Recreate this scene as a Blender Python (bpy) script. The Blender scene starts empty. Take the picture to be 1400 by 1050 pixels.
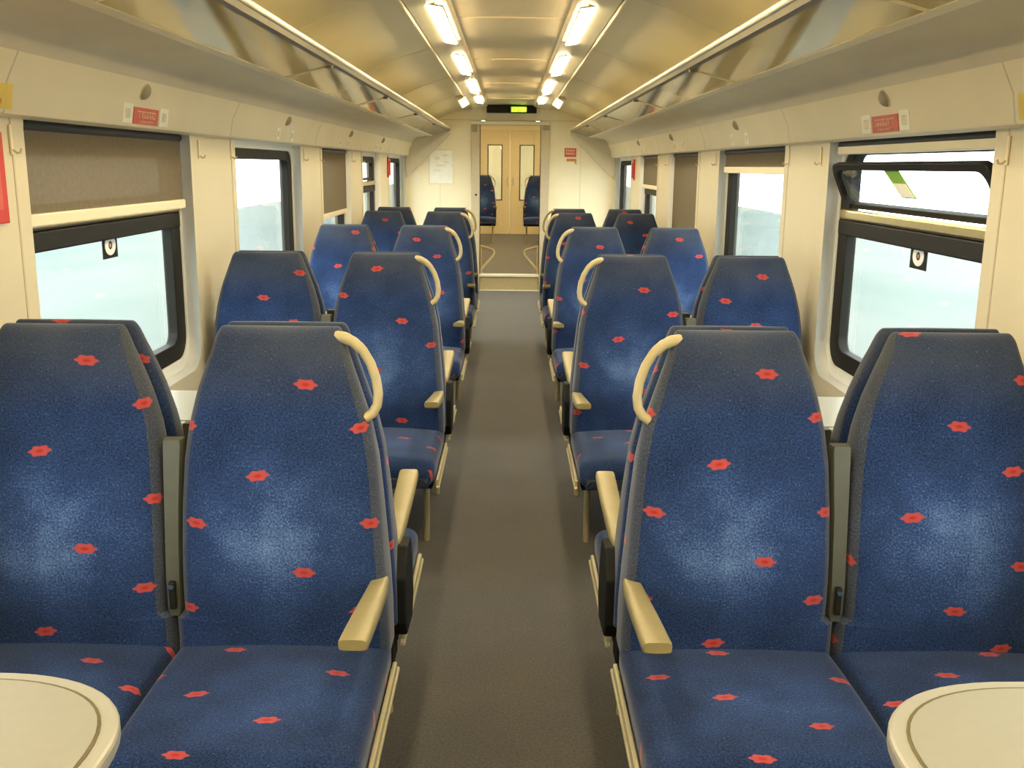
import bpy, bmesh, math, random
from mathutils import Vector, Matrix
random.seed(7)
S = bpy.context.scene
COL = S.collection
PI = math.pi

# ------------------------------------------------------------------ helpers
class MB:
    def __init__(s): s.v = []; s.f = []; s.uv = []
    def add(s, vs, fs, uv=None):
        b = len(s.v); s.v += [tuple(p) for p in vs]
        s.uv += list(uv) if uv else [(p[0], p[2]) for p in vs]
        s.f += [tuple(i + b for i in f) for f in fs]
    def box(s, x0, x1, y0, y1, z0, z1):
        vs = [(x, y, z) for z in (z0, z1) for y in (y0, y1) for x in (x0, x1)]
        s.add(vs, [(0, 2, 3, 1), (4, 5, 7, 6), (0, 1, 5, 4), (2, 6, 7, 3), (0, 4, 6, 2), (1, 3, 7, 5)])
    def loft(s, secs, uvs=None, cap=True, closed=True):
        n = len(secs[0]); vs = [p for q in secs for p in q]; fs = []
        for i in range(len(secs) - 1):
            for j in range(n if closed else n - 1):
                k = (j + 1) % n
                fs.append((i * n + j, i * n + k, (i + 1) * n + k, (i + 1) * n + j))
        if cap and closed:
            fs.append(tuple(reversed(range(n)))); fs.append(tuple((len(secs) - 1) * n + j for j in range(n)))
        s.add(vs, fs, [u for q in uvs for u in q] if uvs else None)
    def tube(s, path, r, n=10, flat=1.0):
        path = [Vector(p) for p in path]; secs = []
        up = Vector((0, 0, 1)); prev = None
        for i, p in enumerate(path):
            t = (path[min(i + 1, len(path) - 1)] - path[max(i - 1, 0)]).normalized()
            if prev is None:
                a = t.cross(up if abs(t.z) < .9 else Vector((0, 1, 0))).normalized()
            else:
                a = (prev - t * prev.dot(t)).normalized()
            prev = a; b = t.cross(a)
            rr = r[i] if isinstance(r, (list, tuple)) else r
            secs.append([p + a * math.cos(2 * PI * j / n) * rr + b * math.sin(2 * PI * j / n) * rr * flat for j in range(n)])
        s.loft(secs)
    def prism(s, poly, axis, a0, a1):
        """poly: list of 2D points in the two other axes (cyclic order of axes), extruded along axis."""
        def mk(p, a):
            return {'x': (a, p[0], p[1]), 'y': (p[0], a, p[1]), 'z': (p[0], p[1], a)}[axis]
        s.loft([[mk(p, a0) for p in poly], [mk(p, a1) for p in poly]])
    def cyl(s, c, axis, r, h, n=24, r2=None):
        r2 = r if r2 is None else r2
        ang = [2 * PI * i / n for i in range(n)]
        def mk(rr, t):
            return [{'x': (c[0] + t, c[1] + rr * math.cos(a), c[2] + rr * math.sin(a)),
                     'y': (c[0] + rr * math.cos(a), c[1] + t, c[2] + rr * math.sin(a)),
                     'z': (c[0] + rr * math.cos(a), c[1] + rr * math.sin(a), c[2] + t)}[axis] for a in ang]
        s.loft([mk(r, 0), mk(r2, h)])
    def mirror_x(s):
        s.v = [(-x, y, z) for x, y, z in s.v]; s.f = [tuple(reversed(f)) for f in s.f]; return s
    def build(s, name, mat, parent=None, smooth=None, bevel=0, sub=0, loc=None):
        me = bpy.data.meshes.new(name); me.from_pydata(s.v, [], s.f)
        l = me.uv_layers.new(name='UVMap')
        for lp in me.loops: l.data[lp.index].uv = s.uv[lp.vertex_index]
        bm = bmesh.new(); bm.from_mesh(me); bmesh.ops.recalc_face_normals(bm, faces=bm.faces); bm.to_mesh(me); bm.free()
        o = bpy.data.objects.new(name, me); COL.objects.link(o)
        if mat: me.materials.append(mat)
        if smooth:
            for p in me.polygons: p.use_smooth = True
            me.set_sharp_from_angle(angle=math.radians(smooth))
        if bevel:
            m = o.modifiers.new('Bevel', 'BEVEL'); m.width = bevel; m.segments = 2; m.limit_method = 'ANGLE'; m.angle_limit = math.radians(40)
        if parent: o.parent = parent
        if loc: o.location = loc
        return o

def tag(o, label=None, cat=None, group=None, kind=None):
    if label: o['label'] = label
    if cat: o['category'] = cat
    if group: o['group'] = group
    if kind: o['kind'] = kind
    return o
def empty(name, loc=(0, 0, 0), rz=0):
    o = bpy.data.objects.new(name, None); COL.objects.link(o); o.location = loc; o.rotation_euler = (0, 0, rz); o.empty_display_size = .05
    return o
def copy_tree(o, parent=None):
    c = o.copy(); COL.objects.link(c); c.parent = parent
    for ch in [x for x in bpy.data.objects if x.parent == o]: copy_tree(ch, c)
    return c
def struct(name, mb, mat, **k):
    o = mb.build(name, mat, **k); o['kind'] = 'structure'; return o
def lerp(tab, t):
    if t <= tab[0][0]: return tab[0][1]
    for (a, x), (b, y) in zip(tab, tab[1:]):
        if t <= b:
            k = (t - a) / (b - a); return x + (y - x) * k
    return tab[-1][1]

# ------------------------------------------------------------------ materials
def newmat(name):
    m = bpy.data.materials.new(name); m.use_nodes = True
    nt = m.node_tree; b = nt.nodes['Principled BSDF']; return m, nt, b
def N(nt, t, **k):
    n = nt.nodes.new(t)
    for a, v in k.items(): setattr(n, a, v)
    return n
def plain(name, col, rough=.5, metal=0, spec=.5, noise=0, nscale=30, bump=0, bscale=200):
    m, nt, b = newmat(name)
    b.inputs['Base Color'].default_value = (*col, 1); b.inputs['Roughness'].default_value = rough
    b.inputs['Metallic'].default_value = metal; b.inputs['Specular IOR Level'].default_value = spec
    tc = N(nt, 'ShaderNodeTexCoord')
    if noise:
        n = N(nt, 'ShaderNodeTexNoise'); n.inputs['Scale'].default_value = nscale; n.inputs['Detail'].default_value = 4
        nt.links.new(tc.outputs['Object'], n.inputs['Vector'])
        r = N(nt, 'ShaderNodeValToRGB')
        r.color_ramp.elements[0].position = .3; r.color_ramp.elements[1].position = .7
        r.color_ramp.elements[0].color = (*[c * (1 - noise) for c in col], 1); r.color_ramp.elements[1].color = (*[min(1, c * (1 + noise)) for c in col], 1)
        nt.links.new(n.outputs['Fac'], r.inputs['Fac']); nt.links.new(r.outputs['Color'], b.inputs['Base Color'])
    if bump:
        n2 = N(nt, 'ShaderNodeTexNoise'); n2.inputs['Scale'].default_value = bscale
        nt.links.new(tc.outputs['Object'], n2.inputs['Vector'])
        bp = N(nt, 'ShaderNodeBump'); bp.inputs['Strength'].default_value = bump; bp.inputs['Distance'].default_value = .002
        nt.links.new(n2.outputs['Fac'], bp.inputs['Height']); nt.links.new(bp.outputs['Normal'], b.inputs['Normal'])
    return m
def emit(name, col, strength):
    m, nt, b = newmat(name)
    b.inputs['Base Color'].default_value = (*col, 1)
    b.inputs['Emission Color'].default_value = (*col, 1); b.inputs['Emission Strength'].default_value = strength
    return m

M = {}
M['wall'] = plain('cream_wall_panel', (.67, .595, .41), .38, noise=.03, nscale=3)
M['beam'] = plain('cream_cant_panel', (.88, .775, .53), .42, noise=.03, nscale=3)
M['ceil'] = plain('cream_ceiling', (.80, .70, .43), .33, noise=.03, nscale=2)
M['ceil_mid'] = plain('grey_cream_ceiling', (.80, .70, .47), .36, noise=.03, nscale=2)
M['cove'] = plain('grey_beige_soffit', (.66, .58, .42), .45, noise=.04, nscale=4)
M['reveal'] = plain('white_reveal', (.86, .85, .78), .35, noise=.02)
M['endwall'] = plain('pale_end_wall', (.92, .83, .59), .4, noise=.03, nscale=4)
M['jamb'] = plain('door_jamb', (.56, .48, .33), .4, noise=.04)
M['door'] = plain('door_leaf', (.80, .68, .40), .4, noise=.03)
M['black'] = plain('black_rubber', (.010, .009, .007), .6, noise=.1, spec=.25)
M['dark'] = plain('dark_grey_plastic', (.03, .03, .03), .5, noise=.15)
M['pan'] = plain('black_seat_pan', (.006, .006, .006), .7, noise=.15, spec=.2)
M['cream_plastic'] = plain('cream_armrest_plastic', (.27, .222, .10), .42, noise=.05, nscale=20)
M['handle'] = plain('cream_handle_plastic', (.46, .38, .20), .35, noise=.04)
M['rail'] = plain('beige_metal_rail', (.42, .37, .22), .35, noise=.05)
M['grey_strip'] = plain('grey_green_armrest', (.072, .076, .058), .5, noise=.06)
M['chrome'] = plain('chrome', (.8, .8, .78), .15, metal=1, noise=.02)
M['brass'] = plain('gold_anodised', (.62, .47, .2), .28, metal=1, noise=.05)
M['lip'] = plain('polished_cream_tube', (.86, .80, .60), .25, noise=.02)
M['liptrim'] = plain('dark_rack_trim', (.16, .14, .09), .4, noise=.05)
M['table'] = plain('cream_laminate', (.30, .285, .225), .32, noise=.02, nscale=40)
M['table_rim'] = plain('pale_table_rim', (.345, .325, .26), .35, noise=.02)
M['groove'] = plain('olive_groove', (.12, .10, .045), .5, noise=.1)
M['red'] = plain('red_label', (.60, .10, .06), .45, noise=.04)
M['redbox'] = plain('red_box', (.55, .03, .015), .4, noise=.04)
M['pink'] = plain('pale_print', (.85, .55, .40), .5, noise=.03)
M['paper'] = plain('cream_paper', (.97, .95, .80), .5, noise=.03)
M['white'] = plain('white_print', (.93, .92, .90), .45, noise=.02)
M['yellow'] = plain('yellow_label', (.75, .55, .08), .45, noise=.04)
M['orange'] = plain('orange_print', (.6, .22, .04), .5, noise=.04)
M['green'] = plain('green_label', (.22, .42, .05), .5, noise=.05)
M['greypink'] = plain('grey_pink_print', (.50, .28, .28), .5, noise=.04)
M['poster'] = plain('poster_paper', (.95, .93, .82), .3, noise=.04, nscale=14)
M['vent'] = plain('grey_round_vent', (.33, .29, .19), .5, noise=.06)
M['nosing'] = plain('pale_step_nosing', (.80, .74, .56), .4, noise=.03)
M['riser'] = plain('beige_step_riser', (.42, .34, .19), .45, noise=.04)
LAMP = 48.0
M['lamp'] = emit('lamp_diffuser', (1.0, .83, .52), LAMP)
M['glow_soft'] = emit('small_glow_box', (1.0, .86, .55), 1.6)
M['led'] = emit('green_led', (.42, .62, .02), .55)
M['led_on'] = emit('bright_green_led', (.75, 1.0, .08), 1.6)

def carpet():
    m, nt, b = newmat('brown_grey_carpet'); tc = N(nt, 'ShaderNodeTexCoord')
    n1 = N(nt, 'ShaderNodeTexNoise'); n1.inputs['Scale'].default_value = 130; n1.inputs['Detail'].default_value = 3; n1.inputs['Roughness'].default_value = .8
    n2 = N(nt, 'ShaderNodeTexNoise'); n2.inputs['Scale'].default_value = 3.5; n2.inputs['Detail'].default_value = 4
    for n in (n1, n2): nt.links.new(tc.outputs['Object'], n.inputs['Vector'])
    r = N(nt, 'ShaderNodeValToRGB'); e = r.color_ramp.elements
    e[0].position = .32; e[0].color = (.025, .0245, .0255, 1); e[1].position = .72; e[1].color = (.096, .092, .092, 1)
    nt.links.new(n1.outputs['Fac'], r.inputs['Fac'])
    r2 = N(nt, 'ShaderNodeValToRGB'); e = r2.color_ramp.elements
    e[0].position = .35; e[0].color = (.86, .86, .9, 1); e[1].position = .7; e[1].color = (1.12, 1.06, .95, 1)
    nt.links.new(n2.outputs['Fac'], r2.inputs['Fac'])
    mx = N(nt, 'ShaderNodeMix', data_type='RGBA', blend_type='MULTIPLY'); mx.inputs[0].default_value = 1
    nt.links.new(r.outputs['Color'], mx.inputs[6]); nt.links.new(r2.outputs['Color'], mx.inputs[7])
    nt.links.new(mx.outputs[2], b.inputs['Base Color']); b.inputs['Roughness'].default_value = .85
    b.inputs['Specular IOR Level'].default_value = .25; b.inputs['Sheen Weight'].default_value = .25
    bp = N(nt, 'ShaderNodeBump'); bp.inputs['Strength'].default_value = .4; bp.inputs['Distance'].default_value = .004
    nt.links.new(n1.outputs['Fac'], bp.inputs['Height']); nt.links.new(bp.outputs['Normal'], b.inputs['Normal'])
    return m
M['carpet'] = carpet()

CELL = (.40, .413)
def moquette(name='blue_moquette', dark=(.006, .012, .038), mid=(.025, .055, .160), pale=(.15, .25, .47), base=.235):
    m, nt, b = newmat(name)
    L = nt.links.new
    def math_(op, a, bb=None, cl=False):
        n = N(nt, 'ShaderNodeMath', operation=op, use_clamp=cl)
        for i, q in enumerate((a, bb)):
            if q is None: continue
            if isinstance(q, (int, float)): n.inputs[i].default_value = q
            else: L(q, n.inputs[i])
        return n.outputs[0]
    def vm(op, a, bb=None):
        n = N(nt, 'ShaderNodeVectorMath', operation=op)
        for i, q in enumerate((a, bb)):
            if q is None: continue
            if isinstance(q, tuple): n.inputs[i].default_value = q
            else: L(q, n.inputs[i])
        return n.outputs[0]
    uv = N(nt, 'ShaderNodeUVMap', uv_map='UVMap').outputs[0]
    ph = N(nt, 'ShaderNodeAttribute', attribute_type='OBJECT', attribute_name='motif_phase').outputs['Vector']
    p = vm('SUBTRACT', uv, ph)
    mask = None; core = None
    for (fx, fy, sh) in ((0, 0, .08), (.31, .24, -.06), (.737, .486, -.13), (.375, .755, .12)):
        q = vm('SUBTRACT', p, (fx * CELL[0], -fy * CELL[1], 0))
        q = vm('DIVIDE', q, (CELL[0], CELL[1], 1)); q = vm('ADD', q, (.5, .5, 0)); q = vm('FRACTION', q)
        q = vm('SUBTRACT', q, (.5, .5, 0)); q = vm('MULTIPLY', q, (CELL[0] / .0285, CELL[1] / .0132, 0))
        sx = N(nt, 'ShaderNodeSeparateXYZ'); L(q, sx.inputs[0])
        x = sx.outputs[0]; y = math_('ADD', sx.outputs[1], math_('MULTIPLY', x, sh * 2))
        r = math_('SQRT', math_('ADD', math_('MULTIPLY', x, x), math_('MULTIPLY', y, y)))
        a = math_('ARCTAN2', y, x)
        R = math_('ADD', .90, math_('MULTIPLY', math_('COSINE', math_('MULTIPLY', a, 6)), .10))
        mk = math_('MULTIPLY', math_('SUBTRACT', R, r), 9, True)
        ck = math_('MULTIPLY', math_('SUBTRACT', .42, r), 4, True)
        mask = mk if mask is None else math_('MAXIMUM', mask, mk)
        core = ck if core is None else math_('MAXIMUM', core, ck)
    # woven pile noise
    n1 = N(nt, 'ShaderNodeTexNoise'); n1.inputs['Scale'].default_value = 210; n1.inputs['Detail'].default_value = 3; n1.inputs['Roughness'].default_value = .75
    n3 = N(nt, 'ShaderNodeTexNoise'); n3.inputs['Scale'].default_value = 9; n3.inputs['Detail'].default_value = 4
    vo = N(nt, 'ShaderNodeTexVoronoi'); vo.inputs['Scale'].default_value = 130
    sp = vm('ADD', uv, ph)
    for n in (n1, n3, vo): L(sp, n.inputs['Vector'])
    # worn pile plus a ceiling-light highlight painted into the colour: centre given per part
    wc = N(nt, 'ShaderNodeAttribute', attribute_type='OBJECT', attribute_name='wear_highlight_centre').outputs['Vector']
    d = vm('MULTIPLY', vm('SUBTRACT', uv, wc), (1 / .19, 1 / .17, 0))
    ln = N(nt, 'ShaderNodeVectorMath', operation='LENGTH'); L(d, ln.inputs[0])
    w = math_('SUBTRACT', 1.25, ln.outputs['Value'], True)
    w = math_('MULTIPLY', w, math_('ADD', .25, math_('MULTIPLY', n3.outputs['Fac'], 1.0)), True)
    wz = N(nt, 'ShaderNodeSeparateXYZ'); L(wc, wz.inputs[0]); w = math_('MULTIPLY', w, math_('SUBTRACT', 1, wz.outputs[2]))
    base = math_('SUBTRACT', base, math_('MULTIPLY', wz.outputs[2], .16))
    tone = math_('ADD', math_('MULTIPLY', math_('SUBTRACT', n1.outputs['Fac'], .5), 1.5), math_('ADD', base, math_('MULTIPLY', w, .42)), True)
    tone = math_('ADD', tone, math_('MULTIPLY', math_('SUBTRACT', n3.outputs['Fac'], .5), .35), True)
    ramp = N(nt, 'ShaderNodeValToRGB'); e = ramp.color_ramp.elements
    e[0].position = 0; e[0].color = (*dark, 1); e[1].position = 1; e[1].color = (*pale, 1)
    el = ramp.color_ramp.elements.new(.45); el.color = (*mid, 1)
    L(tone, ramp.inputs['Fac'])
    # greyed, soiled headrest cloth
    uvs = N(nt, 'ShaderNodeSeparateXYZ'); L(uv, uvs.inputs[0])
    gr = math_('MULTIPLY', math_('SUBTRACT', uvs.outputs[1], .98), 7, True)
    gr = math_('MULTIPLY', gr, math_('ADD', .10, math_('MULTIPLY', n3.outputs['Fac'], .75)), True)
    soil = N(nt, 'ShaderNodeMix', data_type='RGBA'); L(gr, soil.inputs[0]); L(ramp.outputs['Color'], soil.inputs[6]); soil.inputs[7].default_value = (.062, .064, .058, 1)
    # sparse pale flecks
    fl = math_('MULTIPLY', math_('SUBTRACT', .16, vo.outputs['Distance']), 12, True)
    sc = N(nt, 'ShaderNodeSeparateColor'); L(vo.outputs['Color'], sc.inputs[0])
    fl = math_('MULTIPLY', fl, math_('GREATER_THAN', sc.outputs[0], .82))
    m1 = N(nt, 'ShaderNodeMix', data_type='RGBA'); L(math_('MULTIPLY', fl, .55), m1.inputs[0]); L(soil.outputs[2], m1.inputs[6]); m1.inputs[7].default_value = (.22, .33, .42, 1)
    redc = N(nt, 'ShaderNodeMix', data_type='RGBA'); L(core, redc.inputs[0]); redc.inputs[6].default_value = (.37, .060, .058, 1); redc.inputs[7].default_value = (.36, .025, .012, 1)
    redn = N(nt, 'ShaderNodeMix', data_type='RGBA', blend_type='MULTIPLY'); redn.inputs[0].default_value = .5; L(redc.outputs[2], redn.inputs[6]); L(n1.outputs['Fac'], redn.inputs[7])
    m2 = N(nt, 'ShaderNodeMix', data_type='RGBA'); L(mask, m2.inputs[0]); L(m1.outputs[2], m2.inputs[6]); L(redc.outputs[2], m2.inputs[7])
    L(m2.outputs[2], b.inputs['Base Color']); b.inputs['Roughness'].default_value = .9
    b.inputs['Specular IOR Level'].default_value = .15
    b.inputs['Sheen Weight'].default_value = .32; b.inputs['Sheen Roughness'].default_value = .4; b.inputs['Sheen Tint'].default_value = (.55, .6, .7, 1)
    bp = N(nt, 'ShaderNodeBump'); bp.inputs['Strength'].default_value = .3; bp.inputs['Distance'].default_value = .002
    L(n1.outputs['Fac'], bp.inputs['Height']); L(bp.outputs['Normal'], b.inputs['Normal'])
    return m
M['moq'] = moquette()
M['gusset'] = moquette('grey_worn_gusset', (.025, .028, .038), (.055, .065, .095), (.20, .225, .28), .32)

def schlick(nt, f0):
    lw = N(nt, 'ShaderNodeLayerWeight'); lw.inputs['Blend'].default_value = .5
    p = N(nt, 'ShaderNodeMath', operation='POWER'); p.inputs[1].default_value = 5; nt.links.new(lw.outputs['Facing'], p.inputs[0])
    a = N(nt, 'ShaderNodeMath', operation='MULTIPLY_ADD'); a.inputs[1].default_value = 1 - f0; a.inputs[2].default_value = f0; nt.links.new(p.outputs[0], a.inputs[0])
    return a
def glass(name, tint, gloss=.12):
    m = bpy.data.materials.new(name); m.use_nodes = True; nt = m.node_tree; nt.nodes.clear()
    o = N(nt, 'ShaderNodeOutputMaterial'); t = N(nt, 'ShaderNodeBsdfTransparent'); g = N(nt, 'ShaderNodeBsdfGlossy')
    t.inputs[0].default_value = (*tint, 1); g.inputs['Roughness'].default_value = .02
    fr = schlick(nt, .04)
    mx = N(nt, 'ShaderNodeMixShader'); nt.links.new(fr.outputs[0], mx.inputs[0]); nt.links.new(t.outputs[0], mx.inputs[1]); nt.links.new(g.outputs[0], mx.inputs[2])
    nt.links.new(mx.outputs[0], o.inputs[0]); return m
M['glass'] = glass('window_glass', (.93, .97, .95))
def rack_glass():
    m = bpy.data.materials.new('rack_glass'); m.use_nodes = True; nt = m.node_tree; nt.nodes.clear()
    o = N(nt, 'ShaderNodeOutputMaterial'); t = N(nt, 'ShaderNodeBsdfTransparent'); g = N(nt, 'ShaderNodeBsdfGlossy'); df = N(nt, 'ShaderNodeBsdfTranslucent'); d2 = N(nt, 'ShaderNodeBsdfDiffuse')
    t.inputs[0].default_value = (.85, .84, .70, 1); g.inputs['Roughness'].default_value = .07; df.inputs[0].default_value = (.9, .86, .64, 1); d2.inputs[0].default_value = (.5, .46, .3, 1)
    a = N(nt, 'ShaderNodeMixShader'); a.inputs[0].default_value = .7; nt.links.new(t.outputs[0], a.inputs[1]); nt.links.new(df.outputs[0], a.inputs[2])
    c = N(nt, 'ShaderNodeMixShader'); c.inputs[0].default_value = .25; nt.links.new(a.outputs[0], c.inputs[1]); nt.links.new(d2.outputs[0], c.inputs[2])
    fr = schlick(nt, .16)
    mx = N(nt, 'ShaderNodeMixShader'); nt.links.new(fr.outputs[0], mx.inputs[0]); nt.links.new(c.outputs[0], mx.inputs[1]); nt.links.new(g.outputs[0], mx.inputs[2])
    nt.links.new(mx.outputs[0], o.inputs[0]); return m
M['rackglass'] = rack_glass()
def blind_cloth():
    m = bpy.data.materials.new('taupe_blind_cloth'); m.use_nodes = True; nt = m.node_tree; nt.nodes.clear()
    o = N(nt, 'ShaderNodeOutputMaterial'); t = N(nt, 'ShaderNodeBsdfTransparent'); d = N(nt, 'ShaderNodeBsdfDiffuse'); l = N(nt, 'ShaderNodeBsdfTranslucent')
    t.inputs[0].default_value = (.9, .88, .85, 1); d.inputs[0].default_value = (.23, .185, .125, 1); l.inputs[0].default_value = (.2, .165, .12, 1)
    tc = N(nt, 'ShaderNodeTexCoord'); n = N(nt, 'ShaderNodeTexNoise'); n.inputs['Scale'].default_value = 60; nt.links.new(tc.outputs['Object'], n.inputs['Vector'])
    r = N(nt, 'ShaderNodeValToRGB'); r.color_ramp.elements[0].color = (.19, .155, .10, 1); r.color_ramp.elements[1].color = (.27, .22, .15, 1)
    nt.links.new(n.outputs['Fac'], r.inputs[0]); nt.links.new(r.outputs[0], d.inputs[0])
    a = N(nt, 'ShaderNodeMixShader'); a.inputs[0].default_value = .18; nt.links.new(d.outputs[0], a.inputs[1]); nt.links.new(l.outputs[0], a.inputs[2])
    c = N(nt, 'ShaderNodeMixShader'); c.inputs[0].default_value = .10; nt.links.new(a.outputs[0], c.inputs[1]); nt.links.new(t.outputs[0], c.inputs[2])
    nt.links.new(c.outputs[0], o.inputs[0]); return m
M['blind'] = blind_cloth()

# ------------------------------------------------------------------ setting
YE = 12.40           # end partition
YB = -1.6            # closes the saloon behind the viewer
XW = 1.28; XG = 1.36
mb = MB(); mb.box(-1.42, 1.42, YB, YE, -.06, 0); struct('floor', mb, M['carpet'])
mb = MB(); mb.box(-1.42, 1.42, YE + .0, 20.2, -.06, .195); struct('floor_upper', mb, M['carpet'])

# windows along each wall: (near edge, far edge)
WIN = [(.62, 1.92), (2.68, 4.06), (4.72, 6.19), (6.90, 8.10), (8.78, 9.95), (10.70, 12.24)]
ZB, ZT = .70, 1.72
def rrect(y0, y1, z0, z1, r, n=6):
    out = []
    for (cy, cz, a0) in ((y1 - r, z1 - r, 0), (y0 + r, z1 - r, PI / 2), (y0 + r, z0 + r, PI), (y1 - r, z0 + r, 3 * PI / 2)):
        for i in range(n + 1):
            a = a0 + PI / 2 * i / n; out.append((cy + r * math.cos(a), cz + r * math.sin(a)))
    return out
def side_wall(name, sx):
    mid = [YB] + [(WIN[i][1] + WIN[i + 1][0]) / 2 for i in range(len(WIN) - 1)] + [YE]
    me = bpy.data.meshes.new(name); bm = bmesh.new()
    def quad(pts): bm.faces.new([bm.verts.new(p) for p in pts])
    for i, (a, b) in enumerate(WIN):
        loop = rrect(a, b, ZB, ZT, .11); outer = [(mid[i], 0), (mid[i + 1], 0), (mid[i + 1], 1.9), (mid[i], 1.9)]
        ed = []
        for lp in (loop, outer):
            vs = [bm.verts.new((sx * XW, y, z)) for y, z in lp]
            ed += [bm.edges.new((vs[k], vs[(k + 1) % len(vs)])) for k in range(len(vs))]
            if lp is loop: iv = vs
        bmesh.ops.triangle_fill(bm, use_beauty=True, edges=ed)
        ov = [bm.verts.new((sx * (XG + .03), y, z)) for y, z in loop]
        for k in range(len(iv)):
            k2 = (k + 1) % len(iv); f = bm.faces.new((iv[k], iv[k2], ov[k2], ov[k])); f.material_index = 1; f.smooth = True
    # outer skin of the body side, below and above the windows
    x1 = sx * (XG + .05)
    for z0, z1 in ((-.05, ZB - .005), (ZT + .005, 2.3)):
        quad([(x1, YB, z0), (x1, YE, z0), (x1, YE, z1), (x1, YB, z1)])
    bmesh.ops.remove_doubles(bm, verts=bm.verts, dist=1e-5)
    bm.to_mesh(me); bm.free(); me.materials.append(M['wall']); me.materials.append(M['reveal'])
    o = bpy.data.objects.new(name, me); COL.objects.link(o); o['kind'] = 'structure'
    # flat joint strips down the pillars
    j = MB()
    for i in range(1, len(WIN)):
        y = WIN[i][0] - .07
        j.box(*sorted((sx * (XW - .002), sx * (XW + .001))), y - .004, y + .004, .02, 1.65)
    j.build('joint_strip', M['jamb'], o)
    # outer body skin between the windows
    k = MB()
    for i in range(len(WIN) + 1):
        a = WIN[i - 1][1] + .01 if i else YB; b = WIN[i][0] - .01 if i < len(WIN) else YE
        k.box(*sorted((sx * (XG + .045), sx * (XG + .055))), a, b, ZB - .01, ZT + .01)
    k.build('outer_skin', M['dark'], o)
    return o
side_wall('wall_left', -1); side_wall('wall_right', 1)
mb = MB(); mb.box(-1.42, 1.42, YB - .05, YB, 0, 2.4); struct('wall_behind', mb, M['endwall'])

def ring(mb, lo, li, x0, x1):
    n = len(lo)
    A = [(x0, *p) for p in lo]; B = [(x0, *p) for p in li]; C = [(x1, *p) for p in lo]; D = [(x1, *p) for p in li]
    fs = []
    for k in range(n):
        q = (k + 1) % n
        fs += [(k, q, n + q, n + k), (2 * n + k, 3 * n + k, 3 * n + q, 2 * n + q), (n + k, n + q, 3 * n + q, 3 * n + k), (k, 2 * n + k, 2 * n + q, q)]
    mb.add(A + B + C + D, fs)
def sash_window(name, sx, a, b, kind):
    root = empty(name, (sx * XG, (a + b) / 2, ZB)); root['kind'] = 'structure'
    P = lambda m, n_, mat, **k: m.build(n_, mat, root, **k)
    oy, oz = (a + b) / 2, ZB
    Y = lambda y: y - oy
    Z = lambda z: z - oz
    z1 = 1.605
    m = MB(); ring(m, [(Y(y), Z(z)) for y, z in rrect(a + .004, b - .004, ZB + .045, z1, .10)], [(Y(y), Z(z)) for y, z in rrect(a + .075, b - .105, ZB + .115, z1 - (.02 if kind == 'open' else .055), .055)], sx * -.022, sx * .02)
    P(m, 'window_frame', M['black'], bevel=.004)
    m = MB(); ring(m, [(Y(y), Z(z)) for y, z in rrect(a + .001, b - .001, ZB + .001, ZT - .001, .11)], [(Y(y), Z(z)) for y, z in rrect(a + .006, b - .006, ZB + .047, z1 - .002, .10)], sx * -.03, sx * -.005)
    P(m, 'window_sill', M['reveal'], bevel=.003)
    if kind == 'fixed':
        m = MB(); m.box(-.004, .004, Y(a + .07), Y(b - .1), Z(ZB + .11), Z(z1 - .03)); P(m, 'pane', M['glass'])
    else:
        m = MB(); m.box(-.004, .004, Y(a + .07), Y(b - .1), Z(ZB + .11), Z(1.285)); P(m, 'pane', M['glass'])
        m = MB(); m.box(-.03, .012, Y(a + .02), Y(b - .02), Z(1.275), Z(1.335)) if sx > 0 else m.box(-.012, .03, Y(a + .02), Y(b - .02), Z(1.275), Z(1.335)); P(m, 'transom', M['black'], bevel=.006)
        m = MB(); m.box(-.038, .012, Y(a + .05), Y(b - .045), Z(1.337), Z(1.376)) if sx > 0 else m.box(-.012, .038, Y(a + .05), Y(b - .045), Z(1.337), Z(1.376)); P(m, 'transom_bar', M['brass'], bevel=.008)
        # top-light sash, hinged along its lower edge
        s = empty('hopper_sash', (0, 0, Z(1.385))); s.parent = root
        h = .185
        m = MB(); ring(m, [(y, z) for y, z in rrect(Y(a + .02), Y(b - .02), 0, h, .05)], [(y, z) for y, z in rrect(Y(a + .06), Y(b - .06), .022, h - .026, .05)], sx * -.012, sx * .012)
        m.build('sash_frame', M['black'], s, bevel=.004)
        m = MB(); m.box(-.003, .003, Y(a + .055), Y(b - .055), .018, h - .02); m.build('sash_pane', M['glass'], s)
        if kind == 'open': s.rotation_euler = (0, -sx * math.radians(23), 0)
    return root
KL = ['fixed', 'sash', 'fixed', 'fixed', 'sash', 'fixed']; KR = ['fixed', 'open', 'fixed', 'fixed', 'sash', 'fixed']
for i, (a, b) in enumerate(WIN):
    sash_window('window_%d' % (i + 1), -1, a, b, KL[i]); sash_window('window_%d' % (i + 7), 1, a, b, KR[i])

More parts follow.
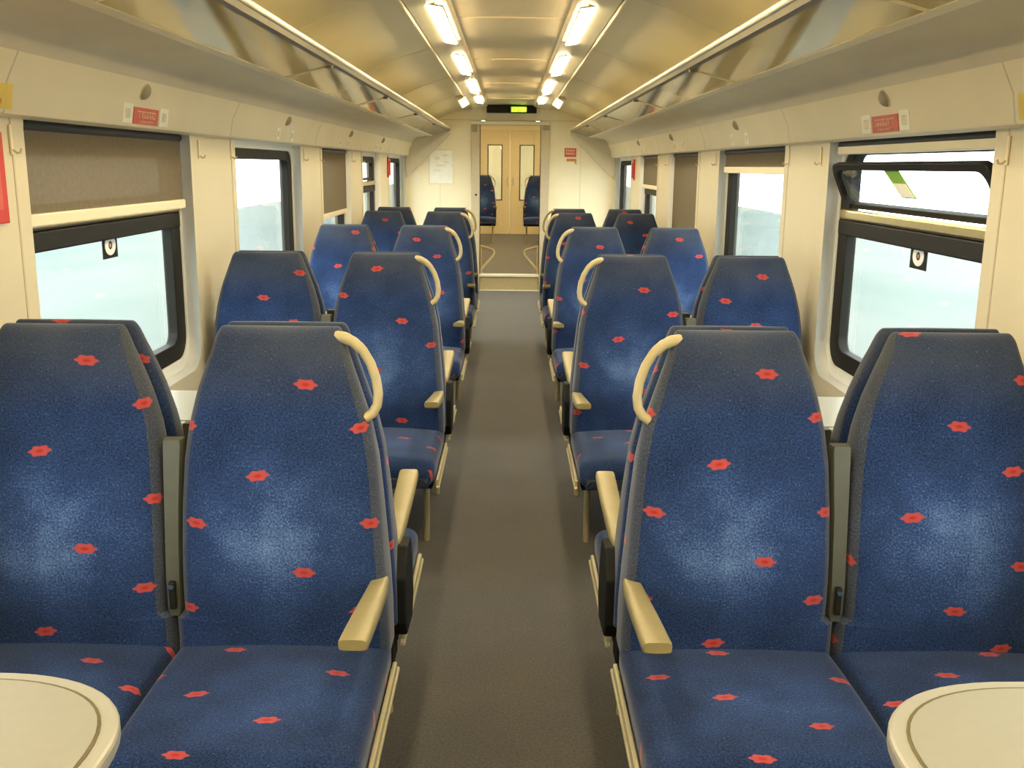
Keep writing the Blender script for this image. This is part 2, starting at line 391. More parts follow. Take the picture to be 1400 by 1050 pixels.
# cant panel (beam) over the windows and soffit under the racks
def profile(mb, pts, sx, y0, y1, th=.012):
    """thin extruded cross-section following pts (x, z), thickened upward."""
    lo = [(sx * x, z) for x, z in pts]; hi = [(sx * (x + .004), z + th) for x, z in reversed(pts)]
    mb.prism(lo + hi, 'y', y0, y1)
for sx, nm in ((-1, 'left'), (1, 'right')):
    m = MB(); m.prism([(sx * 1.285, 1.636), (sx * 1.241, 1.643), (sx * 1.236, 1.650), (sx * 1.225, 1.716), (sx * 1.189, 1.788), (sx * 1.20, 1.80), (sx * 1.285, 1.80)], 'y', YB, YE)
    o = struct('trim_1' if sx < 0 else 'trim_2', m, M['beam'], smooth=30)
    j = MB()
    for y in (2.5, 4.5, 6.45, 8.4, 10.35): j.prism([(sx * 1.2405, 1.642), (sx * 1.2352, 1.650), (sx * 1.2242, 1.716), (sx * 1.1882, 1.788), (sx * 1.195, 1.788), (sx * 1.232, 1.716), (sx * 1.24, 1.65)], 'y', y - .003, y + .003)
    j.build('panel_joint', M['cove'], o)
# ceiling
CE = [(0, 2.25), (.27, 2.245), (.285, 2.225), (.455, 2.20)]
m = MB(); full = [(-x, z) for x, z in reversed(CE)] + CE[1:]
m.prism(full + [(.46, 2.32), (-.46, 2.32)], 'y', YB, YE); ceil = struct('ceiling', m, M['ceil_mid'], smooth=40)
cove_pts = []
for i in range(15):
    t = i / 14; x = .478 + t * (1.30 - .478); cove_pts.append((x, 2.222 - .19 * t - .235 * t * t))
for sx in (-1, 1):
    m = MB(); lo = [(sx * .462, 2.195), (sx * .468, 2.19)] + [(sx * x, z) for x, z in cove_pts]; hi = [(sx * x, z + .03) for x, z in reversed(cove_pts)] + [(sx * .462, 2.26)]
    m.prism(lo + hi, 'y', YB, YE); m.build('cove_panel', M['ceil'], ceil, smooth=40)
    j = MB()
    for y in (2.35, 4.32, 6.28, 8.25, 10.2):
        lo = [(sx * x, z - .0012) for x, z in cove_pts]; hi = [(sx * x, z + .002) for x, z in reversed(cove_pts)]
        j.prism(lo + hi, 'y', y - .003, y + .003)
    j.build('cove_joint', M['ceil_mid'], ceil)
m = MB()
for y in (5.15, 7.1, 9.1, 11.1): m.box(-.268, .268, y - .003, y + .003, 2.2432, 2.249)
m.build('ceiling_joint', M['ceil'], ceil)

# ceiling lamps
first = None
sl = math.atan2(-.025, .17)
for k, y0 in enumerate((-1.33, .64, 2.60, 4.56, 6.52, 8.50, 10.46)):
    for sx in (-1, 1):
        ln = 1.30 if k < 6 else .82
        if first is None or k == 6:
            r = empty('ceiling_lamp')
            m = MB(); m.box(-.036, .036, 0, ln, -.012, .004); d = m.build('diffuser', M['lamp'], r, bevel=.008)
            m = MB(); ring(m, [(p[0], p[1]) for p in rrect(-.006, ln + .006, -.006, .006, .004, 2)], [(p[0], p[1]) for p in rrect(-.003, ln + .003, -.004, .004, .003, 2)], -.001, .001)
            m = MB()
            m.box(-.042, -.036, -.006, ln + .006, -.006, .004); m.box(.036, .042, -.006, ln + .006, -.006, .004); m.box(-.042, .042, -.006, 0, -.006, .004); m.box(-.042, .042, ln, ln + .006, -.006, .004)
            m.build('lamp_frame', M['ceil_mid'], r)
            if k < 6: first = r
        else: r = copy_tree(first)
        r.location = (sx * .34, y0, 2.2135); r.rotation_euler = (0, -sl * sx * -1, 0)
        side = 'left' if sx < 0 else 'right'
        lab = {3: 'largest lit strip lamp in the %s row on the ceiling', 4: 'second lit strip lamp along the %s ceiling row', 5: 'third lit strip lamp along the %s ceiling row, beyond the middle',
               6: 'short lit strip lamp at the end of the %s ceiling row'}.get(k)
        lab = lab % side if lab else 'lit strip lamp of the %s ceiling row, overhead and %s' % (side, {0: 'behind the tables', 1: 'above the tables', 2: 'above the first seats'}[k])
        tag(r, lab, 'ceiling lamp', 'strip lamps in the ceiling')
for sx in (-1, 1):
    r = empty('glow_box', (sx * .50, 10.30, 2.195)); r.rotation_euler = (0, sx * .55, 0)  # small square box on each cove panel, its face self-glowing
    m = MB(); m.box(-.042, .042, -.03, .03, -.095, -.015); m.build('diffuser', M['glow_soft'], r, bevel=.008)
    m = MB(); m.box(-.048, .048, -.034, .036, -.015, .03); m.build('box_base', M['ceil_mid'], r, bevel=.004)
    tag(r, 'small glowing square box on the %s curved ceiling panel near the end wall' % ('left' if sx < 0 else 'right'), 'ceiling lamp', 'small glowing boxes by the end wall')

# luggage racks
def rack(sx):
    r = empty('luggage_rack', (sx * 1.0, 5.0, 1.9))
    yo, xo, zo = -5.0, -sx * 1.0, -1.9
    def sh(m): m.v = [(x + xo, y + yo, z + zo) for x, y, z in m.v]; return m
    y0, y1 = YB + .01, YE - .01
    m = MB(); m.tube([(sx * .735, y0, 1.966), (sx * .735, y1, 1.966)], .0108, 14); lip = sh(m).build('lip_tube', M['lip'], r, smooth=60)
    m = MB(); m.prism([(sx * .733, 1.958), (sx * .739, 1.937), (sx * .757, 1.932), (sx * .758, 1.942), (sx * .745, 1.958)], 'y', y0, y1); sh(m).build('lip_trim', M['liptrim'], r)
    m = MB(); m.prism([(sx * .942, 1.881), (sx * .968, 1.873), (sx * .978, 1.886), (sx * .946, 1.894)], 'y', y0, y1); sh(m).build('glass_channel', M['beam'], r)
    js = [y0, .40, 2.36, 4.33, 6.28, 8.25, 10.2, y1]
    for a, b in zip(js, js[1:]):
        m = MB(); m.prism([(sx * .756, 1.9345), (sx * .945, 1.884), (sx * .945, 1.889), (sx * .756, 1.9395)], 'y', a + .006, b - .006); sh(m).build('glass_panel', M['rackglass'], r)
    for y in js[1:-1]:
        m = MB(); m.prism([(sx * .745, 1.932), (sx * .945, 1.879), (sx * .96, 1.895), (sx * .75, 1.95)], 'y', y - .006, y + .006); br = sh(m).build('bracket', M['beam'], r)
        m = MB(); m.box(sx * .765 - .016, sx * .765 + .016, y - .013, y + .013, 1.922, 1.938); sh(m).build('clip', M['liptrim'], br, bevel=.004)
    pts = [(.970, 1.877), (1.05, 1.869), (1.12, 1.857), (1.155, 1.842), (1.178, 1.815), (1.190, 1.787)]
    m = MB(); lo = [(sx * x, z) for x, z in pts]; hi = [(sx * 1.27, 1.80), (sx * 1.27, 1.87), (sx * .972, 1.895)]
    m.prism(lo + hi, 'y', y0, y1); sh(m).build('soffit', M['cove'], r, smooth=50)
    # thin luggage slats resting above the glass
    m = MB(); m.prism([(sx * .975, 1.90), (sx * .985, 1.90), (sx * 1.29, 1.80 + .09), (sx * 1.29, 1.895), (sx * .975, 1.906)], 'y', y0, y1); sh(m).build('shelf_plate', M['beam'], r)
    m = MB(); m.prism([(sx * .722, 1.965), (sx * .722, 1.905), (sx * .74, 1.885), (sx * 1.276, 1.375), (sx * 1.276, 1.83), (sx * 1.0, 1.935)], 'y', YE - .075, YE - .045); sh(m).build('end_panel', M['cove'], r, bevel=.004)
    return tag(r, 'long glass-bottomed luggage rack along the %s wall, bright rail on its edge' % ('left' if sx < 0 else 'right'), 'luggage rack', 'luggage racks')
rack(-1); rack(1)

# end partition with doorway
DX0, DX1, DZ = -.372, .372, 2.015
m = MB(); m.box(-1.42, DX0 - .10, YE, YE + .06, 0, 2.30); m.box(DX1 + .10, 1.42, YE, YE + .06, 0, 2.30); m.box(DX0 - .10, DX1 + .10, YE, YE + .06, DZ + .05, 2.30)
ew = struct('wall_end', m, M['endwall'])
m = MB(); m.box(-.86, -.857, YE - .003, YE + .001, 0, 2.3); m.box(.86, .863, YE - .003, YE + .001, 0, 2.3)
m.box(-.9, .9, YE - .004, YE + .001, 2.068, 2.073); m.build('panel_joint', M['jamb'], ew)
dr = empty('door_1', (0, YE, 0)); dr['kind'] = 'structure'
m = MB(); m.box(DX0 - .105, DX0, -.05, .10, 0, DZ); m.box(DX1, DX1 + .105, -.05, .10, 0, DZ); m.build('door_frame', M['jamb'], dr, bevel=.006)
m = MB(); m.box(DX0 - .105, DX1 + .105, -.05, .10, DZ, DZ + .045); m.build('door_header', M['nosing'], dr, bevel=.008)
m = MB(); m.box(DX0 - .008, DX0 + .006, -.02, .06, 0, DZ); m.build('door_seal', M['black'], dr)
m = MB(); m.box(DX1 - .006, DX1 + .008, -.02, .06, 0, DZ); m.build('door_seal', M['black'], dr)
m = MB(); m.cyl((DX0 - .045, -.052, 1.18), 'y', .014, .006, 16); m.build('door_button', M['dark'], dr)
m = MB(); m.box(DX0 - .10, DX0 - .03, -.056, -.05, DZ - .09, DZ - .0); m.box(DX1 + .02, DX1 + .10, -.056, -.05, DZ - .06, DZ); m.build('door_bracket', M['vent'], dr)
# step up to the end compartment
m = MB(); m.box(DX0, DX1, YE - .012, YE + .0, 0, .165); st = struct('trim_3', m, M['riser'])
m = MB(); m.box(DX0, DX1, YE - .03, YE + .09, .17, .203); m.build('step_nosing', M['nosing'], st, bevel=.006)
m = MB(); m.box(DX0, DX1, YE - .06, YE - .01, 0, .008); m.build('step_threshold', M['nosing'], st, bevel=.002)

# end compartment beyond the doorway
YF = 19.95
m = MB(); m.box(-1.42, -1.36, YE + .06, YF, .1, 2.4); struct('wall_compartment_left', m, M['endwall'])
m = MB(); m.box(1.36, 1.42, YE + .06, YF, .1, 2.4); struct('wall_compartment_right', m, M['endwall'])
m = MB(); m.box(-1.42, 1.42, YE + .06, YF, 2.35, 2.42); struct('ceiling_compartment', m, M['endwall'])
m = MB(); m.box(-1.42, -.62, YF, YF + .08, .15, 2.4); m.box(.62, 1.42, YF, YF + .08, .15, 2.4); m.box(-.62, .62, YF, YF + .08, 2.22, 2.4); struct('wall_far', m, M['endwall'])
for sx, n in ((-1, 2), (1, 3)):
    d = empty('door_%d' % n, (sx * .305, YF + .03, .2)); d['kind'] = 'structure'
    w = .30; a, b = -.09 , .15
    xs = [-w, -.115 + sx * .01, .145 * 1 + sx * .01, w]
    m = MB(); m.box(-w, xs[1], -.02, .02, 0, 2.02); m.box(xs[2], w, -.02, .02, 0, 2.02); m.box(xs[1], xs[2], -.02, .02, 0, .68); m.box(xs[1], xs[2], -.02, .02, 1.72, 2.02)
    m.build('door_leaf', M['door'], d, bevel=.003)
    m = MB(); m.box(xs[1], xs[2], -.004, .004, .68, 1.72); m.build('pane', M['glass'], d)
    m = MB(); fr = .018
    m.box(xs[1] - fr, xs[1] + .004, -.03, -.018, .66, 1.74); m.box(xs[2] - .004, xs[2] + fr, -.03, -.018, .66, 1.74); m.box(xs[1], xs[2], -.03, -.018, 1.72, 1.74); m.box(xs[1], xs[2], -.03, -.018, .66, .68)
    m.build('pane_frame', M['grey_strip'], d)
    m = MB(); m.tube([(-sx * .25, -.05, .95), (-sx * .25, -.05, 1.12)], .012, 8); m.build('door_handle', M['chrome'], d, smooth=60)
m = MB(); m.box(-1.36, 1.36, YF + .9, YF + .95, .1, 2.4); struct('wall_vestibule', m, M['jamb'])
m = MB(); m.box(-1.36, 1.36, 20.1, 20.9, .1, .195); struct('floor_vestibule', m, M['carpet'])
m = MB(); m.box(-1.36, 1.36, YF + .08, YF + .95, 2.35, 2.4); struct('ceiling_vestibule', m, M['endwall'])
for y in (13.2, 15.4, 17.6):
    for sx in (-1, 1):
        r = copy_tree(first); r.location = (sx * .5, y, 2.345); r.rotation_euler = (0, 0, 0)
        tag(r, 'lit strip lamp beyond the doorway, %s side, %s' % ('left' if sx < 0 else 'right', {13.2: 'just past the step', 15.4: 'halfway to the double door', 17.6: 'near the double door'}[y]), 'ceiling lamp', 'lamps beyond the doorway')
r = copy_tree(first); r.location = (-.2, 20.35, 2.34); r.rotation_euler = (0, 0, PI / 2); r.scale = (1, .3, 1)
tag(r, 'lit strip lamp in the lobby behind the double door', 'ceiling lamp')
for sx in (-1, 1):
    r = empty('handrail', (sx * .36, YE + .10, .2))
    m = MB(); m.tube([(0, 0, .02), (0, 0, .05), (-sx * .15, .12, .21), (-sx * .165, .13, .235), (-sx * .165, .14, .26), (-sx * .15, .15, .285), (0, .2, .33)], .016, 10); m.build('rail_tube', M['handle'], r, smooth=60)
    m = MB(); m.cyl((0, 0, 0), 'z', .03, .02, 16); m.build('foot_plate', M['rail'], r)
    m = MB(); m.box(-.012, .012, .19, .21, 0, .34); m.build('post', M['handle'], r, bevel=.003)
    tag(r, 'bent cream handrail at the %s end of the step in the doorway' % ('left' if sx < 0 else 'right'), 'handrail', 'handrails at the step')

# LED destination display under the ceiling end
r = empty('display_board', (.012, YE - .06, 2.155))
m = MB(); m.box(-.30, .30, -.06, .055, 0, .088); m.build('housing', M['black'], r, bevel=.006)
m = MB(); m.box(-.01, .178, -.064, -.058, .008, .072); sc = m.build('screen', M['led'], r)
GL = {'1': ['010', '110', '010', '010', '111'], '2': ['111', '001', '111', '100', '111'], ':': ['0', '1', '0', '1', '0'], '7': ['111', '001', '010', '010', '010'], '0': ['111', '101', '101', '101', '111'], 'V': ['101', '101', '101', '101', '010']}
m = MB(); x = 0.0; px = .0088
for ch in '12:70V':
    g = GL[ch]
    for rI, row in enumerate(g):
        for cI, q in enumerate(row):
            if q == '1': m.box(.004 + x + cI * px, .004 + x + cI * px + px * .95, -.0665, -.0635, .062 - rI * .0105 - .0095, .062 - rI * .0105)
    x += (len(g[0]) + .75) * px
m.build('lettering', M['led_on'], sc)
tag(r, 'black display board with green lit digits above the doorway', 'display board')

# ------------------------------------------------------------------ seats
HW = [(.40, .2465), (.503, .2465), (.514, .2285), (.60, .2285), (.76, .2265), (.87, .221), (.95, .211), (1.02, .193), (1.08, .172), (1.13, .152), (1.168, .141)]
UF = [(.40, .175), (.46, .172), (.55, .176), (.64, .172), (.75, .155), (.86, .135), (.96, .113), (1.04, .098), (1.10, .088), (1.165, .070)]
def sect(w, uf, ub, bulge, n=9, rc=.045):
    """closed cross-section in (x, u): front surface bulged, corners rounded; returns points and signed arc from front centre."""
    pts = []
    rb = min(.022, (uf - ub) * .45); rf = min(rc, (uf - ub) * .5, w * .5)
    for i in range(2 * n + 1):
        x = -(w - rf) + 2 * (w - rf) * i / (2 * n); t = x / (w - rf)
        pts.append((x, uf + bulge * (1 - t * t)))
    for i in range(1, 6):
        a = PI / 2 - PI / 2 * i / 5; pts.append((w - rf + rf * math.cos(a), uf - rf + rf * math.sin(a)))
    for i in range(0, 5):
        a = -PI / 2 * i / 4; pts.append((w - rb + rb * math.cos(a), ub + rb + rb * math.sin(a)))
    for i in range(0, 5):
        a = -PI / 2 - PI / 2 * i / 4; pts.append((-(w - rb) + rb * math.cos(a), ub + rb + rb * math.sin(a)))
    for i in range(0, 5):
        a = PI - PI / 2 * i / 5; pts.append((-(w - rf) + rf * math.cos(a), uf - rf + rf * math.sin(a)))
    c = n; s = [0] * len(pts); L = len(pts)
    for d in (1, -1):
        acc = 0; k = c
        for _ in range(L // 2):
            k2 = (k + d) % L; acc += math.dist(pts[k], pts[k2]); s[k2] = d * acc; k = k2
    return pts, s
HWA = [(.40, .2465), (.50, .246), (.60, .241), (.76, .229), (.87, .219), (.95, .204), (1.02, .182), (1.08, .163), (1.13, .148), (1.168, .140)]
def backrest(ais=0):
    m = MB(); secs = []; uvs = []
    zt = 1.168; r = .028
    zs = [.405 + (zt - r - .405) * i / 30 for i in range(31)]
    rows = [(z, 0) for z in sorted(zs + [.503, .514])] + [(zt - r + r * math.sin(a), r * (1 - math.cos(a))) for a in [PI / 2 * i / 6 for i in range(1, 7)]]
    for z, ins in rows:
        wa = lerp(HWA if ais else HW, z); wo = lerp(HW, z); cx = ais * (wa - wo) / 2; w = (wa + wo) / 2 - ins * .35; uf = lerp(UF, z) - ins * .9; ub = .012 + ins * .5
        bul = .016 + .012 * math.exp(-((z - .66) / .14) ** 2) - .008 * math.exp(-((z - .95) / .08) ** 2)
        p, s = sect(w, uf - .012, ub, bul * (1 - ins / r * .8))
        secs.append([(x + cx, -u, z) for x, u in p]); uvs.append([(si + cx, z + ins * .6) for si in s])
    m.loft(secs, uvs); return m
def gusset(o, n=9):
    """side bands of the backrest are sewn from the greyer cloth"""
    L = 2 * n + 1 + 5 + 5 + 5 + 5; o.data.materials.append(M['gusset'])
    for k, p in enumerate(o.data.polygons):
        if p.index < 38 * L:
            j = min(v % L for v in p.vertices); j2 = max(v % L for v in p.vertices)
            if (2 * n + 2 <= j and j2 <= 2 * n + 7) or (2 * n + 15 <= j and j2 <= L - 2 and j2 > 2 * n + 15): p.material_index = 1
def cushion():
    m = MB(); secs = []; uvs = []
    u0, u1 = .10, .655
    us = [(u0, 0), (u0 + .02, .0)] + [(u0 + .02 + (u1 - .06 - u0 - .02) * i / 14, 0) for i in range(1, 15)] + [(u1 - .06 + .06 * math.sin(a), .05 * (1 - math.cos(a))) for a in [PI / 2 * i / 7 for i in range(1, 8)]]
    for u, ins in us:
        w = .246 - ins * .5; zt = .445 + .012 * math.sin(min(1, max(0, (u - .1) / .55)) * PI) + .006 * (u > .4) * (u - .4) / .2 - ins * 1.25; zb = .345 + ins * .4 - .03 * max(0, (u - .1)) / .5 * 0
        p = []; n = 9; rc = .035
        for i in range(2 * n + 1):
            x = -(w - rc) + 2 * (w - rc) * i / (2 * n); t = x / (w - rc); p.append((x, zt + .014 * (1 - t * t) - .012))
        for i in range(1, 6):
            a = PI / 2 - PI / 2 * i / 5; p.append((w - rc + rc * math.cos(a), zt - .012 - rc + rc * math.sin(a)))
        p += [(w, zb + .02), (w - .02, zb), (-(w - .02), zb), (-w, zb + .02)]
        for i in range(0, 5):
            a = PI - PI / 2 * i / 5; p.append((-(w - rc) + rc * math.cos(a), zt - .012 - rc + rc * math.sin(a)))
        L = len(p); s = [0] * L
        for d in (1, -1):
            acc = 0; k = n
            for _ in range(L // 2):
                k2 = (k + d) % L; acc += math.dist(p[k], p[k2]); s[k2] = d * acc; k = k2
        secs.append([(x, -u, z) for x, z in p]); uvs.append([(si, -u - ins) for si in s])
    m.loft(secs, uvs); return m
ME = {}
def part(key, fn, name, mat, root, **k):
    """build once per key, afterwards share the mesh."""
    if key in ME:
        src = ME[key]; o = src.copy(); COL.objects.link(o); o.parent = root; return o
    o = fn().build(name, mat, root, **k); ME[key] = o; return o
def make_seat(ais, handle):
    """ais: +1/-1 side of the aisle in local x, 0 for a window seat; faces local -y."""
    root = empty('train_seat')
    fresh = 'back%d' % ais not in ME
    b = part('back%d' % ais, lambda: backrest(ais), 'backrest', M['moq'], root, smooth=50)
    if fresh: gusset(b)
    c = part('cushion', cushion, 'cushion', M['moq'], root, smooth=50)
    def pan():
        m = MB(); m.prism([(-.14, .30), (-.60, .325), (-.615, .338), (-.12, .338)], 'x', -.235, .235); m.box(-.235, .235, -.13, -.03, .28, .40); return m
    part('pan', pan, 'seat_pan', M['pan'], root, bevel=.006)
    sd = ais or 1
    def post():
        m = MB(); m.tube([(sd * .185, -.30, .0), (sd * .185, -.28, .305)], .0135, 10); return m
    part('post%d' % sd, post, 'leg', M['rail'], root, smooth=60)
    def post2():
        m = MB(); m.tube([(-sd * .185, -.30, .0), (-sd * .185, -.28, .305)], .0135, 10); return m
    part('posts%d' % sd, post2, 'leg', M['rail'], root, smooth=60)
    if ais:
        def rail():
            m = MB()
            m.prism([(ais * .247, .335), (ais * .258, .335), (ais * .258, .362), (ais * .247, .362)], 'y', -.60, -.08)
            m.prism([(ais * .249, .330), (ais * .262, .328), (ais * .262, .338), (ais * .249, .340)], 'y', -.62, -.06); return m
        part('rail%d' % ais, rail, 'side_rail', M['rail'], root, bevel=.003)
        if not handle:
            def brk():
                m = MB(); m.prism([(-.04, .40), (-.07, .355), (-.20, .345), (-.235, .40), (-.225, .50), (-.18, .582), (-.10, .585), (-.04, .52)], 'x', *sorted((ais * .232, ais * .268))); return m
            part('brk%d' % ais, brk, 'armrest_bracket', M['pan'], root, bevel=.006)
        def arm():
            m = MB(); secs = []
            for u, z, w, h in ((.112, .596, .012, .010), (.120, .600, .018, .015), (.16, .606, .021, .019), (.25, .615, .024, .018), (.35, .627, .0265, .016), (.45, .640, .028, .015), (.53, .650, .0285, .014), (.540, .651, .0265, .011)):
                p = []
                for k in range(16):
                    a = 2 * PI * k / 16; e = .45
                    p.append((ais * .228 + w * math.copysign(abs(math.cos(a)) ** e, math.cos(a)), -u, z - h + h * math.copysign(abs(math.sin(a)) ** e, math.sin(a))))
                secs.append(p)
            m.loft(secs); return m
        part('arm%d' % ais, arm, 'armrest', M['cream_plastic'], root, smooth=45)
        def mid():
            m = MB(); secs = []
            for z, w in ((.505, .012), (.515, .0165), (.53, .018), (.60, .0185), (.75, .0195), (.89, .0235), (.905, .0235), (.912, .021)):
                u = lerp(UF, z) - .045
                secs.append([(-ais * .2475 + dx * w, -u + dy, z) for dx, dy in ((-1, 0), (-.8, -.012), (.8, -.012), (1, 0), (1, .02), (-1, .02))])
            m.loft(secs); return m
        q = part('mid%d' % ais, mid, 'centre_armrest', M['grey_strip'], root, smooth=35)
        def latch():
            m = MB(); m.box(-ais * .2475 - .0075, -ais * .2475 + .0075, -.153, -.12, .525, .592); return m
        l = part('latch%d' % ais, latch, 'latch', M['black'], q, bevel=.003)
        def pin():
            m = MB(); m.cyl((-ais * .2475, -.158, .582), 'y', .006, .008, 10); return m
        part('pin%d' % ais, pin, 'pin', M['chrome'], q)
        if handle:
            def hd():
                pth = [(.126, -.046, 1.148), (.146, -.050, 1.146), (.166, -.052, 1.137), (.188, -.053, 1.117), (.205, -.055, 1.088), (.217, -.057, 1.053), (.222, -.060, 1.018), (.219, -.063, .992), (.209, -.067, .974), (.192, -.071, .963)]
                P = []
                for i in range(len(pth) - 1):
                    for k in range(3):
                        t = k / 3; P.append(tuple(pth[i][j] * (1 - t) + pth[i + 1][j] * t for j in range(3)))
                P.append(pth[-1]); m = MB(); m.tube([(ais * x, y, z) for x, y, z in P], [.0135] * 5 + [.0125] * 4 + [.0112] * (len(P) - 9), 12); return m
            part('hd%d' % ais, hd, 'grab_handle', M['handle'], root, smooth=60)
    return root
def set_phase(root, back, cush, wr=None):
    for ch in [x for x in bpy.data.objects if x.parent == root]:
        n = ch.name.split('.')[0]
        if n == 'backrest':
            ch['motif_phase'] = [float(back[0]), float(back[1]), 0.0]; ch['wear_highlight_centre'] = [0.0, .70, 0.0]
        if n == 'cushion':
            ch['motif_phase'] = [float(cush[0]), float(cush[1]), 0.0]; ch['wear_highlight_centre'] = [.05, -.42, .45]
MS = [2.26, 4.19, 6.13]
XA, XI = .518, 1.013
ROWS = [('F', 2.26, 0), ('A', 2.26, 0), ('F', 4.19, 1), ('A', 4.19, 1), ('F', 6.13, 2), ('A', 6.13, 2), ('F', 8.06, 3), ('F', 8.85, 4)]
PHASE = {('F', 0, 'LA'): ((.064, 1.046), (.155, -.30)), ('F', 0, 'RA'): ((.064, 1.08), (-.185, -.30)), ('F', 0, 'LW'): ((.069, 1.095), (.10, -.26)), ('F', 0, 'RW'): ((.006, .967), (-.2, -.40)),
         ('F', 1, 'LA'): ((.075, .896), (.1, -.35)), ('F', 1, 'RA'): ((.044, 1.032), (-.15, -.30)), ('F', 1, 'LW'): ((-.006, .985), (0, -.3)), ('F', 1, 'RW'): ((-.11, .99), (0, -.3)),
         ('F', 2, 'LA'): ((-.044, 1.088), (.1, -.2)), ('F', 2, 'LW'): ((.079, 1.127), (0, -.2)), ('F', 2, 'RA'): ((.033, 1.055), (0, -.3)), ('F', 2, 'RW'): ((.02, 1.104), (0, -.3)),
         ('F', 3, 'LW'): ((.02, 1.10), (0, -.3)), ('F', 3, 'RA'): ((.03, 1.13), (0, -.3)), ('F', 3, 'RW'): ((-.05, 1.10), (0, -.3))}
POS = ['LW', 'LA', 'RA', 'RW']
DESC = {'LW': 'left window seat', 'LA': 'left aisle seat', 'RA': 'right aisle seat', 'RW': 'right window seat'}
BEH = ['nearest', 'second-nearest', 'third', 'fourth', 'last']
protos = {}
for face, y, ri in ROWS:
    for p in POS:
        sx = -1 if p[0] == 'L' else 1
        ais = 0 if p[1] == 'W' else (-sx if face == 'F' else sx)
        key = (ais, face)
        if key not in protos: s = make_seat(ais, face == 'F'); protos[key] = s
        else: s = copy_tree(protos[key])
        s.location = (sx * (XA if p[1] == 'A' else XI), y, 0); s.rotation_euler = (0, 0, 0 if face == 'F' else PI)
        bp, cp = PHASE.get((face, ri, p), ((random.uniform(-.15, .15), random.uniform(.8, 1.2)), (random.uniform(-.15, .15), random.uniform(-.5, -.1))))
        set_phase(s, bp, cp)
        d = DESC[p]
        if face == 'F':
            ex = {('LA', 0): 'blue %s, red-flecked, with cream armrest and grab handle, nearest row'}.get((p, ri))
            if ri == 0: lab = 'large blue %s with red motifs in the row nearest the tables' % d
            elif ri < 3: lab = 'blue %s facing the viewer in the %s row, one table bay further back' % (d, 'second' if ri == 1 else 'third')
            elif ri == 3: lab = 'small blue %s in the fourth row facing the viewer' % d
            else: lab = 'blue %s in the last row, just its top showing before the end wall' % d
            if ri == 2: lab = 'blue %s facing the viewer in the third row' % d
        else:
            lab = 'blue %s facing away, back to back behind the %s row' % (d, ['first', 'second', 'third'][ri])
        tag(s, lab, 'seat', 'seats in the saloon')
# two seats beyond the doorway
for sx in (-1, 1):
    for k, yy in enumerate((17.95,)):
        s = copy_tree(protos[(-sx, 'F')]); s.location = (sx * .485, yy, .2)
        set_phase(s, (.05, 1.0), (0, -.3)); tag(s, 'dark seat beyond the doorway on the %s, in front of the double door' % ('left' if sx < 0 else 'right'), 'seat', 'seats beyond the doorway')

# ------------------------------------------------------------------ tables
def table_outline(ins=0.0):
    """top seen from above, wall end at x = 0, tip towards +x; half depth .225"""
    Ln, hd, a = .735, .225, .27
    pts = [(0.0, -(hd - ins)), (Ln - a, -(hd - ins))]
    n = 28
    for i in range(1, n):
        t = -PI / 2 + PI * i / n; e = .86
        c = abs(math.cos(t)) ** e; s_ = math.copysign(abs(math.sin(t)) ** e, math.sin(t))
        pts.append((Ln - a + (a - ins) * c, (hd - ins) * s_))
    pts += [(Ln - a, hd - ins), (0.0, hd - ins)]
    return pts
def make_table(sx):
    r = empty('table')
    fl = lambda pts: [(-sx * x, y) for x, y in pts]
    m = MB(); m.prism(fl(table_outline(0)), 'z', .722, .749); top = m.build('tabletop', M['table_rim'], r, bevel=.006)
    m = MB(); m.prism(fl(table_outline(.024)), 'z', .748, .7502); m.build('groove', M['groove'], top)
    m = MB(); m.prism(fl(table_outline(.029)), 'z', .749, .7512); m.build('inlay', M['table'], top)
    m = MB(); m.box(*sorted((-sx * .02, -sx * .42)), -.03, .03, .69, .722); m.box(*sorted((-sx * .0, -sx * .02)), -.12, .12, .55, .722); m.build('bracket', M['rail'], r, bevel=.004)
    m = MB(); m.tube([(-sx * .40, 0, 0), (-sx * .40, 0, .70)], .024, 14); m.cyl((-sx * .40, 0, 0), 'z', .06, .012, 20); m.build('leg', M['rail'], r, smooth=50)
    return r
TP = {-1: make_table(-1), 1: make_table(1)}
for i, y in enumerate((1.19, 3.16, 5.10, 7.05)):
    for sx in (-1, 1):
        t = TP[sx] if i == 0 else copy_tree(TP[sx])
        t.location = (sx * 1.272, y, 0)
        sd = 'left' if sx < 0 else 'right'
        tag(t, ['cream round-ended table under the %s front seats, cut by the frame edge', 'cream table by the %s window, glimpsed between the nearest seats', 'cream table on the %s glimpsed between the second row seats',
                'cream table on the %s between third and fourth seat rows'][i] % sd, 'table', 'tables by the windows')

# ------------------------------------------------------------------ blinds
def blind(sx, a, b, zb, label):
    r = empty('roller_blind', (sx * 1.315, (a + b) / 2, 1.62)); w = (b - a) / 2 - .02
    m = MB(); m.tube([(sx * .005, -w, .005), (sx * .005, w, .005)], .016, 12); m.build('roller', M['dark'], r, smooth=60)
    m = MB(); m.box(-.0012, .0012, -w, w, zb - 1.62 + .02, 0); m.build('blind_cloth', M['blind'], r)
    m = MB(); m.box(-.009, .009, -w - .008, w + .008, zb - 1.62 - .012, zb - 1.62 + .024); m.build('bottom_bar', M['beam'], r, bevel=.005)
    tag(r, label, 'blind', 'roller blinds')
W = WIN
blind(-1, *W[1], 1.362, 'roller blind over the top part of the nearest left window')
blind(-1, *W[3], 1.16, 'roller blind drawn well down on the left wall, beyond the open window')
blind(1, *W[1], 1.60, 'rolled up blind above the tilted open sash, right wall')
blind(1, *W[2], 1.515, 'roller blind lowered only a little, right wall, beyond the tilted sash')
blind(1, *W[3], .86, 'fully lowered brown blind on the right wall')
